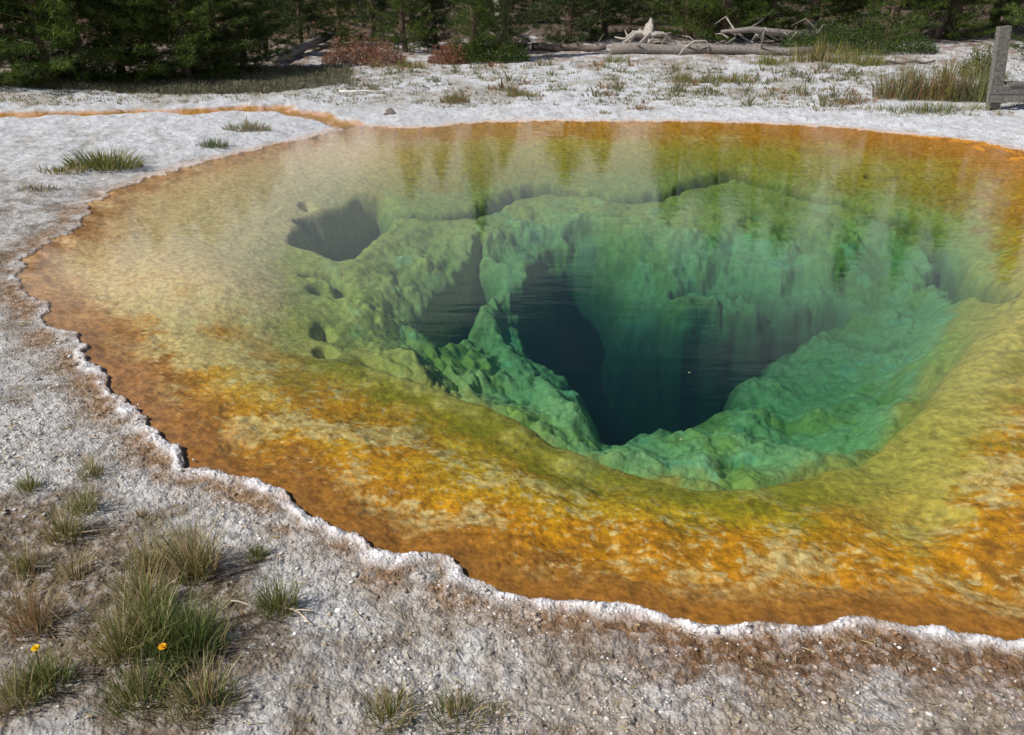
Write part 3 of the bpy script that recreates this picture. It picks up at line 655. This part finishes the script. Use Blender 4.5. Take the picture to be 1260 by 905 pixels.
for (u0, u1, v0, v1), cnt in regions:
    for _ in range(cnt):
        u = random.uniform(u0, u1); v = random.uniform(v0, v1); x, y, z = ground_at(u, v)
        kx = random.randrange(5); o_ = bpy.data.objects.new('bank_tuft', base_t[kx]); C.objects.link(o_); o_.location = (x, y, z)
        s_ = random.uniform(.5, 1.5); o_.scale = (s_ * random.uniform(.8, 1.8), s_, s_ * random.uniform(.6, 1.3)); o_.rotation_euler[2] = random.uniform(-.4, .4)
        hue = ('plain grey green', 'straw coloured', 'olive green', 'rust brown', 'yellow green')[kx]; tag(o_, 'small %s tuft scattered among others on the white far bank' % hue, 'grass', 'small %s tufts scattered over the far bank' % hue)
# dense low sage cover below the pines at the left
pts = []
while len(pts) < 3000:
    u = random.uniform(-20, 430); v = random.uniform(84, 117)
    hi = 117 - max(0, u - 330) * .08 - abs(u - 210) * .02; lo = 100 - .09 * max(0, u - 120)
    if lo < v < hi and random.random() < 1.1 - .5 * abs((v - (hi + lo) / 2) / (hi - lo) * 2): pts.append((u, v))
q_ = px([p[0] for p in pts], [p[1] for p in pts], .1); zt = terrain(q_[:, 0], q_[:, 1])['z']; bs = []
for (x, y), z in zip(q_, zt):
    v, f, c = blades(18, .16, random.uniform(.05, .12), .018, [k_ * .72 for k_ in SAGE] + [lin(122, 118, 102)] + [DRY[1] * .7], .8); bs.append((v + np.array([x, y, z]), f, c))
v, f, c = join(*bs); tag(mesh_np('low_sage_cover', v, f, M_blade, None, c), kind='stuff')
# sparse dead stubble that greys the far bank
pts = [(random.uniform(-10, 1270), random.uniform(76, 140)) for _ in range(5200)]
q_ = px([p[0] for p in pts], [p[1] for p in pts], .1); tt = terrain(q_[:, 0], q_[:, 1]); kk = (fbm(q_[:, 0], q_[:, 1], 1.6, 3, 401) + .45 * sst(q_[:, 1], 10.8, 12.2) > .12) & (tt['s'] < -.9) & (tt['st'] < -.4); bs = []
for (x, y), z in zip(q_[kk], tt['z'][kk]):
    v, f, c = blades(9, .14, random.uniform(.02, .07), .014, SAGE + DRY, .9, None, 2); bs.append((v + np.array([x, y, z]), f, c))
v, f, c = join(*bs); tag(mesh_np('dead_stubble', v, f, M_blade, None, c), kind='stuff')
def rock(u, v, w_, h_, label):
    x, y, z = ground_at(u, v); bm = bmesh.new(); bmesh.ops.create_icosphere(bm, subdivisions=3, radius=1)
    for q in bm.verts:
        k = 1 + .35 * float(vnoise(np.array([q.co.x * 1.3 + u]), np.array([q.co.y * 1.3 + q.co.z * 1.7]), 3)[0]); q.co = Vector((q.co.x * w_ * k, q.co.y * w_ * .8 * k, max(q.co.z * k, -.2) * h_))
    me = bpy.data.meshes.new('rock'); bm.to_mesh(me); bm.free(); me.materials.append(M_stone)
    a = me.color_attributes.new('pigment', 'FLOAT_COLOR', 'POINT'); a.data.foreach_set('color', np.tile(np.r_[lin(130, 120, 108), 1], len(me.vertices)).astype(np.float32))
    o_ = bpy.data.objects.new('rock', me); C.objects.link(o_); o_.location = (x, y, z); tag(o_, label, 'rock')
rock(480, 140, .075, .07, 'small brown rock alone on the white bank behind the pool')

# ------------------------------------------------------------------ pines
def pine_meshes(H, spread, seed, cols, whorl=.17, density=1.0):
    rs = random.Random(seed); tk = MB()
    bend = rs.uniform(-.05, .05)
    path = [(bend * (k / 6) ** 2 * H, .02 * math.sin(k) * H, H * k / 6 - (.05 if k == 0 else 0)) for k in range(7)]
    tk.tube(path, [.022 * H * (1 - .9 * k / 6) + .008 for k in range(7)], lin(104, 88, 74), 9, .1)
    base = []; dirs = []; z = .04
    while z < H * .97:
        f = z / H; Lb = spread * H * (1 - f) ** .8 * (.72 + .28 * min(1, f * 8 + .3)); nb_ = rs.randint(6, 8)
        for k in range(nb_):
            a = rs.uniform(0, 6.28); L_ = Lb * rs.uniform(.7, 1.12); up = .12 + .55 * f + rs.uniform(-.1, .14)
            p0 = Vector((bend * f * f * H, 0, z)); d = Vector((math.cos(a), math.sin(a), up))
            tk.tube([p0, p0 + d * L_ * .5, p0 + d * L_ + Vector((0, 0, .10 * L_))], [.006 + .005 * L_, .005, .003], lin(110, 92, 74), 4)
            m_ = int((10 + 34 * L_) * density)
            for j in range(m_):
                t = rs.uniform(.12, 1) ** .8; side = Vector((-d.y, d.x, 0)) * rs.uniform(-1, 1) * L_ * .26 * (1.1 - t * .7)
                base.append(p0 + d * L_ * t + side + Vector((0, 0, .10 * L_ * t * t + rs.uniform(-.05, .05)))); dirs.append((d + side * 1.5 + Vector((0, 0, rs.uniform(0, .8)))).normalized())
        z += whorl * rs.uniform(.7, 1.2)
    for j in range(20): base.append(Vector((bend * H, 0, H * rs.uniform(.9, 1.02)))); dirs.append(Vector((rs.uniform(-.3, .3), rs.uniform(-.3, .3), 1)).normalized())
    B = np.array([tuple(b) for b in base]); D_ = np.array([tuple(d) for d in dirs]); n = len(B); r2 = np.random.default_rng(seed)
    V = []; K = []; k_ = 9
    cc = np.array(cols)[r2.integers(0, len(cols), n)] * r2.uniform(.6, 1.35, (n, 1))
    for j in range(k_):
        q = D_ * .55 + r2.normal(0, .6, (n, 3)); q /= np.linalg.norm(q, axis=1)[:, None]; ln = r2.uniform(.045, .09, (n, 1))
        sx = np.cross(q, r2.normal(0, 1, (n, 3))); sx /= np.linalg.norm(sx, axis=1)[:, None] + 1e-6
        st = B + r2.normal(0, .012, (n, 3)); wd = .0042
        V.append(np.stack([st - sx * wd, st + sx * wd, st + q * ln], 1)); K.append(np.repeat(cc[:, None], 3, 1))
    V = np.concatenate(V).reshape(-1, 3); K = np.concatenate(K).reshape(-1, 3)
    cm = mesh_np('crown', V, np.arange(len(V)).reshape(-1, 3), M_needle, None, np.clip(K, 0, .9), link=False)
    tm = mesh_np('trunk', tk.v, tk.f, M_bark, None, np.array(tk.c), link=False)
    return tm, cm, H
PG = [lin(84, 104, 38), lin(70, 92, 34), lin(98, 116, 44), lin(58, 78, 32)]
PD = [lin(60, 80, 36), lin(48, 68, 32), lin(74, 90, 40)]
PINES = [pine_meshes(4.6, .26, 1, PG), pine_meshes(3.4, .30, 2, PG), pine_meshes(2.6, .36, 3, PD), pine_meshes(5.4, .20, 4, PG), pine_meshes(3.0, .26, 5, PD), pine_meshes(2.5, .42, 6, PG, .15, 1.1)]
def pine(x, y, H, var, label, group=None, wide=1.0):
    tm, cm, h0 = PINES[var]; z = zlook(x, y)
    t = empty('pine_tree', (x, y, z), random.uniform(0, 6.28)); tag(t, label, 'tree', group); s_ = H / h0; t.scale = (s_ * wide, s_ * wide, s_)
    for nm, me in (('trunk', tm), ('crown', cm)):
        o_ = bpy.data.objects.new(nm, me); C.objects.link(o_); o_.parent = t
def pine_tip(u, v, D, var, label, wide=1.0):
    """pine whose top is mirrored in the water at picture point (u, v)"""
    a = (u - 630) / FPX; b = (452.5 - v) / FPX; dy = math.cos(PITCH) + b * math.sin(PITCH); dz = math.sin(PITCH) - b * math.cos(PITCH)
    t = D / dy; pine(a * t, D, dz * t - CAM_H, var, label, None, wide)
left_rows = [(-30,102,2.6,5),(22,101,2.4,2),(62,104,2.7,5),(105,103,2.3,5),(150,100,2.6,2),(192,101,2.3,5),(232,99,2.5,5),(268,92,2.3,2),(300,88,2.1,5)]
wl = ['pine with dense low branches standing past the left edge of the photo','leftmost pine in the photo, crown reaching the ground','second pine from the left behind the sage cover','third pine from the left behind the sage cover','fourth pine from the left above the dark hollow','fifth pine from the left, bright green','sixth pine from the left, bright green down to the ground','seventh pine from the left, near the lower end of the long log','shorter pine at the right end of the dense left row']
for (u, v, H, var), lb in zip(left_rows, wl):
    x, y, _z = ground_at(u, v); pine(x, y, H, var, lb, None, 1.25)
for u, v, D, H, var, lb in ((345,0,17.8,1.7,2,'short bushy pine left of the dark gap in the trees'),(388,0,19.5,1.8,2,'short bushy pine at the dark gap above the leaning log'),(432,0,19.5,1.8,1,'low pine behind the red brown bush'),(470,0,20.5,2.0,2,'low dark pine right of the red brown bush')):
    pine((u - 630) / FPX * D * 1.09 / 1.0 * .92, D, H, var, lb, None, 1.2)
for u, v, D, var, lb, wd in ((508,232,18.5,1,'pine mirrored left of the tallest narrow reflection at the far shore',1.0),(543,214,19,4,'small pine between two mirrored pines left of centre',1.1),
 (590,284,17.2,3,'slender pine behind the bleached stump, mirrored as the longest spike left of centre',1.0),(622,196,18.5,2,'low pine just right of the bleached stump',1.1),
 (694,214,20,2,'low dark pine behind the shaded hollow',1.2),(738,190,21,2,'low dark pine left of the root tangle',1.2),
 (828,262,20.5,1,'pine right of the root tangle and behind the long grey log',1.2),(868,292,20.0,0,'bushy pine mid right, above the end of the grey log',1.3),(915,288,20.4,0,'broad bushy pine mid right, foliage down to the grass',1.3),
 (962,304,22,1,'pine behind the pile of bleached branches',1.0),(1040,338,20.5,0,'tall pine behind the broad low shrub, its mirrored top points lowest',1.0),(1108,336,20.8,3,'tall slender pine right of the broad low shrub',1.2),
 (1160,292,22,1,'pine behind the white clearing at the right',1.1),(1232,330,16.5,0,'pine behind the grey post at the right edge',1.1)):
    pine_tip(u, v, D, var, lb, wd)
for k in range(34):
    D = random.uniform(24, 33); u = -40 + 1340 * (k + random.random()) / 34
    pine((u - 630) / FPX * D * .93, D, random.uniform(.07, .085) * D, random.choice((1, 2, 4)), 'low dark pine in the shaded row behind the front pines', 'pines in the back row', 1.6)
# low shrubs
def shrub(u, v, w_, h_, n, cols, label, ry=None, name='shrub'):
    x, y, z = ground_at(u, v); t = empty(name, (x, y, z)); tag(t, label, 'shrub')
    ry = ry or w_ * .7; a = rng.uniform(0, 6.28, n); q = rng.uniform(0, 1, n) ** .5; e = rng.uniform(0, 1, n)
    B = np.stack([np.cos(a) * q * w_, np.sin(a) * q * ry, h_ * e * np.sqrt(np.maximum(1 - q * q, .05)) * (1 + .3 * np.sin(a * 5 + q * 7))], -1)
    d = rng.normal(0, 1, (n, 3)) + [0, 0, .6]; d /= np.linalg.norm(d, axis=1)[:, None]; sx = np.cross(d, rng.normal(0, 1, (n, 3))); sx /= np.linalg.norm(sx, axis=1)[:, None] + 1e-6
    ln = rng.uniform(.03, .07, (n, 1)); V = np.stack([B - sx * .007, B + sx * .007, B + d * ln], 1).reshape(-1, 3)
    cc = np.array(cols)[rng.integers(0, len(cols), n)] * rng.uniform(.6, 1.3, (n, 1))
    mesh_np('foliage', V, np.arange(len(V)).reshape(-1, 3), M_needle, t, np.clip(np.repeat(cc, 3, 0), 0, .9))
    s_ = MB()
    for k in range(16):
        aa = random.uniform(0, 6.28); rr_ = random.uniform(.3, .9); s_.tube([(0, 0, -.02), (math.cos(aa) * w_ * rr_ * .5, math.sin(aa) * ry * rr_ * .5, h_ * .45), (math.cos(aa) * w_ * rr_, math.sin(aa) * ry * rr_, h_ * .8)], [.012, .008, .004], lin(98, 82, 68), 5)
    s_.build('stems', M_bark, t)
shrub(1055, 64, 1.6, .55, 16000, PG + PD, 'broad low green shrub on the white bank at upper right', .7)
shrub(448, 78, .8, .42, 6000, RUSTY + [lin(120, 84, 62)], 'red brown bush on the white bank right of the leaning log', .5)
shrub(553, 79, .4, .36, 3000, RUSTY + [lin(140, 84, 62)], 'smaller rust red bush left of the mirrored slender pine', .3)
shrub(600, 76, .8, .5, 7000, PG, 'green bush at the foot of the bleached stump', .4)
shrub(90, 100, 1.0, .3, 3000, [lin(86, 72, 58), lin(104, 88, 70)], 'dark twiggy bush in the hollow under the left pines', .4)
shrub(1205, 96, .35, .5, 2500, PG + YEL, 'yellow green bush left of the grey post', .3)

# ------------------------------------------------------------------ dead wood
GREYW = lin(132, 125, 118); PALEW = lin(174, 166, 156); DARKW = lin(112, 100, 90)
def log(u0, v0, u1, v1, r, col, label, rise=0.0, stubs=4):
    a = Vector(ground_at(u0, v0)); b = Vector(ground_at(u1, v1)); b.z += rise; d = b - a; m_ = MB(); k_ = 9
    pts = [d * (i / (k_ - 1)) + Vector((0, 0, r * .8 + .02 * math.sin(i * 1.7))) for i in range(k_)]
    m_.tube(pts, [r * (1 - .4 * i / (k_ - 1)) for i in range(k_)], col, 11, .07)
    t = empty('fallen_log', a); tag(t, label, 'log'); m_.build('trunk', M_wood, t, True)
    for i in range(stubs):
        q = MB(); p = pts[random.randint(1, k_ - 2)]; dd = Vector((random.uniform(-.4, .4), random.uniform(-1, .2), random.uniform(.5, 1))).normalized(); l_ = random.uniform(.12, .4)
        q.tube([p, p + dd * l_ * .5, p + dd * l_ + Vector((.04, 0, 0))], [r * .25, r * .18, r * .08], col, 6, .1); q.build('branch_stub', M_wood, t)
log(232, 82, 345, 74, .08, GREYW, 'long grey log lying at the foot of the left pines')
log(340, 79, 412, 52, .10, GREYW, 'thick grey log running uphill away from the pool', .1)
log(655, 62, 745, 64, .08, DARKW, 'dark log in the shaded hollow left of the root tangle')
log(752, 66, 1000, 69, .11, GREYW, 'longest weathered grey log lying across the bank behind the pool')
log(528, 66, 580, 72, .06, GREYW, 'short grey log beside the rust red bush', 0, 2)
log(1085, 79, 1150, 78, .03, DARKW, 'thin dark fallen pole on the white ground at upper right', 0, 2)
def stump(u, v, h_, label, nroots=7, col=PALEW, lean=(.1, 0)):
    x, y, z = ground_at(u, v); t = empty('dead_stump', (x, y, z)); tag(t, label, 'stump'); m_ = MB()
    m_.tube([(0, 0, -.05), (lean[0] * .3, 0, h_ * .35), (lean[0] * .7, lean[1], h_ * .7), (lean[0], lean[1], h_)], [.16, .12, .10, .07], col, 11, .15); m_.build('trunk', M_wood, t, True)
    for k in range(nroots):
        a = 6.28 * k / nroots + random.uniform(-.3, .3); L_ = random.uniform(.35, .75); q = MB(); d = Vector((math.cos(a), math.sin(a) * .8, 0)); sd_ = Vector((-d.y, d.x, 0)) * random.uniform(-.2, .2)
        q.tube([(0, 0, .16), d * L_ * .35 + Vector((0, 0, .22)) + sd_, d * L_ * .7 + Vector((0, 0, random.uniform(.05, .3))), d * L_ + sd_ + Vector((0, 0, random.uniform(0, .3)))], [.06, .05, .035, .012], col, 7, .15); q.build('root', M_wood, t, True)
stump(624, 54, .9, 'bleached standing stump with splayed roots left of centre', 7, PALEW, (-.25, .1))
stump(792, 55, .5, 'bleached root tangle of an uprooted tree behind the long grey log', 11, PALEW, (.2, .2))
stump(986, 52, .42, 'forked bleached stump beside the pile of grey branches', 6, GREYW, (.25, 0))
stump(1150, 48, .6, 'dark stump in the clearing at upper right', 5, DARKW, (.1, 0))
# pile of bleached grey branches, modelled round one trunk
x, y, z = ground_at(955, 58); t = empty('branch_pile', (x, y, z)); tag(t, 'pile of tangled bleached grey branches at upper right', 'branch pile')
m_ = MB(); m_.tube([(1.1, .2, .1), (.3, 0, .25), (-.6, -.1, .35), (-1.2, 0, .3)], [.1, .08, .06, .03], GREYW, 9, .1); m_.build('trunk', M_wood, t, True)
for k in range(30):
    q = MB(); s0_ = Vector((random.uniform(-1.1, .8), random.uniform(-.2, .2), random.uniform(.1, .35))); d = Vector((random.uniform(-1, .4), random.uniform(-.6, .5), random.uniform(-.3, .25))).normalized(); L_ = random.uniform(.25, .6); cur = Vector((0, 0, random.uniform(-.15, .2)))
    q.tube([s0_, s0_ + d * L_ * .5 + cur, s0_ + d * L_], [.022, .015, .005], random.choice((PALEW, GREYW, GREYW)), 5, .1); q.build('branch', M_wood, t)
# arched bleached branch
x, y, z = ground_at(835, 69); m_ = MB()
m_.tube([(0, 0, 0), (.10, 0, .14), (.28, -.02, .27), (.5, 0, .28), (.56, 0, .2), (.58, 0, .02)], [.02, .02, .018, .016, .014, .012], PALEW, 7, .1)
m_.tube([(.28, -.02, .27), (.2, .1, .34), (.05, .1, .36)], [.012, .01, .004], PALEW, 6, .1)
o_ = m_.build('arched_branch', M_wood, None, True); o_.location = (x, y, z); tag(o_, 'bleached branch arching above the long grey log', 'branch')

# ------------------------------------------------------------------ boardwalk end at the right edge
x, y, z = ground_at(1219, 134); t = empty('boardwalk', (x, y, z)); tag(t, 'end of a grey weathered boardwalk with an upright post at the right edge', 'boardwalk')
WG = lin(116, 113, 106)
q = MB(); q.box((-.05, -.05, -.3), (.10, .05, 1.05), WG, Matrix.Rotation(R(-6), 4, 'Y')); q.build('post', M_wood, t)
q = MB(); q.box((2.0, -.05, -.3), (2.15, .05, 1.05), WG); q.build('post', M_wood, t)
for k in range(2):
    q = MB(); q.box((-.13, -.12 - .004 * k, .10 + .105 * k), (3.2, -.08, .20 + .105 * k), WG * (1.1 - .12 * k)); q.build('side_board', M_wood, t)
for k in range(19):
    q = MB(); q.box((.12 + .16 * k, -.14, .315), (.27 + .16 * k, .10, .345), WG * random.uniform(.85, 1.1)); q.build('deck_board', M_wood, t)

# floating scraps on the water
for u, v, lb in ((848,459,'tiny pale leaf floating over the dark vent'),(905,191,'tiny pale leaf floating near the far shore'),(838,541,'tiny pale leaf floating at the near edge of the dark vent')):
    p = px(u, v, 0); m_ = MB(); m_.add([(-.012, 0, .003), (0, .005, .006), (.013, .001, .004), (0, -.005, .003)], [(0, 3, 2, 1)], lin(214, 206, 180)); m_.add([(-.012, 0, .001), (0, .005, .004), (.013, .001, .002), (0, -.005, .001)], [(0, 1, 2, 3)], lin(214, 206, 180))
    o_ = m_.build('floating_leaf', M_petal); o_.scale = (.6, .6, .6); o_.location = (p[0], p[1], 0); tag(o_, lb, 'leaf')

# thin steam drifting over the hot water
def steam(u, v, rx, ry, rz, dens, label):
    p = px(u, v, 0); bm = bmesh.new(); bmesh.ops.create_icosphere(bm, subdivisions=4, radius=1)
    for q in bm.verts:
        k = 1 + .22 * float(vnoise(np.array([q.co.x * 1.7 + u]), np.array([q.co.y * 1.7 + q.co.z]), 5)[0]); q.co = Vector((q.co.x * rx * k, q.co.y * ry * k, max(q.co.z, -.02) * rz * k))
    me = bpy.data.meshes.new('steam'); bm.to_mesh(me); bm.free()
    m = bpy.data.materials.new('steam'); m.use_nodes = True; t = m.node_tree; t.nodes.clear(); o = t.nodes.new('ShaderNodeOutputMaterial'); b = t.nodes.new('ShaderNodeVolumePrincipled')
    b.inputs['Color'].default_value = (.95, .95, .95, 1); b.inputs['Density'].default_value = dens; b.inputs['Anisotropy'].default_value = .2; t.links.new(b.outputs[0], o.inputs['Volume'])
    me.materials.append(m); o_ = bpy.data.objects.new('steam', me); C.objects.link(o_); o_.location = (p[0], p[1], .035); tag(o_, kind='stuff')
steam(420, 205, 2.3, 1.9, .55, .035, '')
steam(455, 190, 1.5, 1.2, .8, .035, '')
#MORE
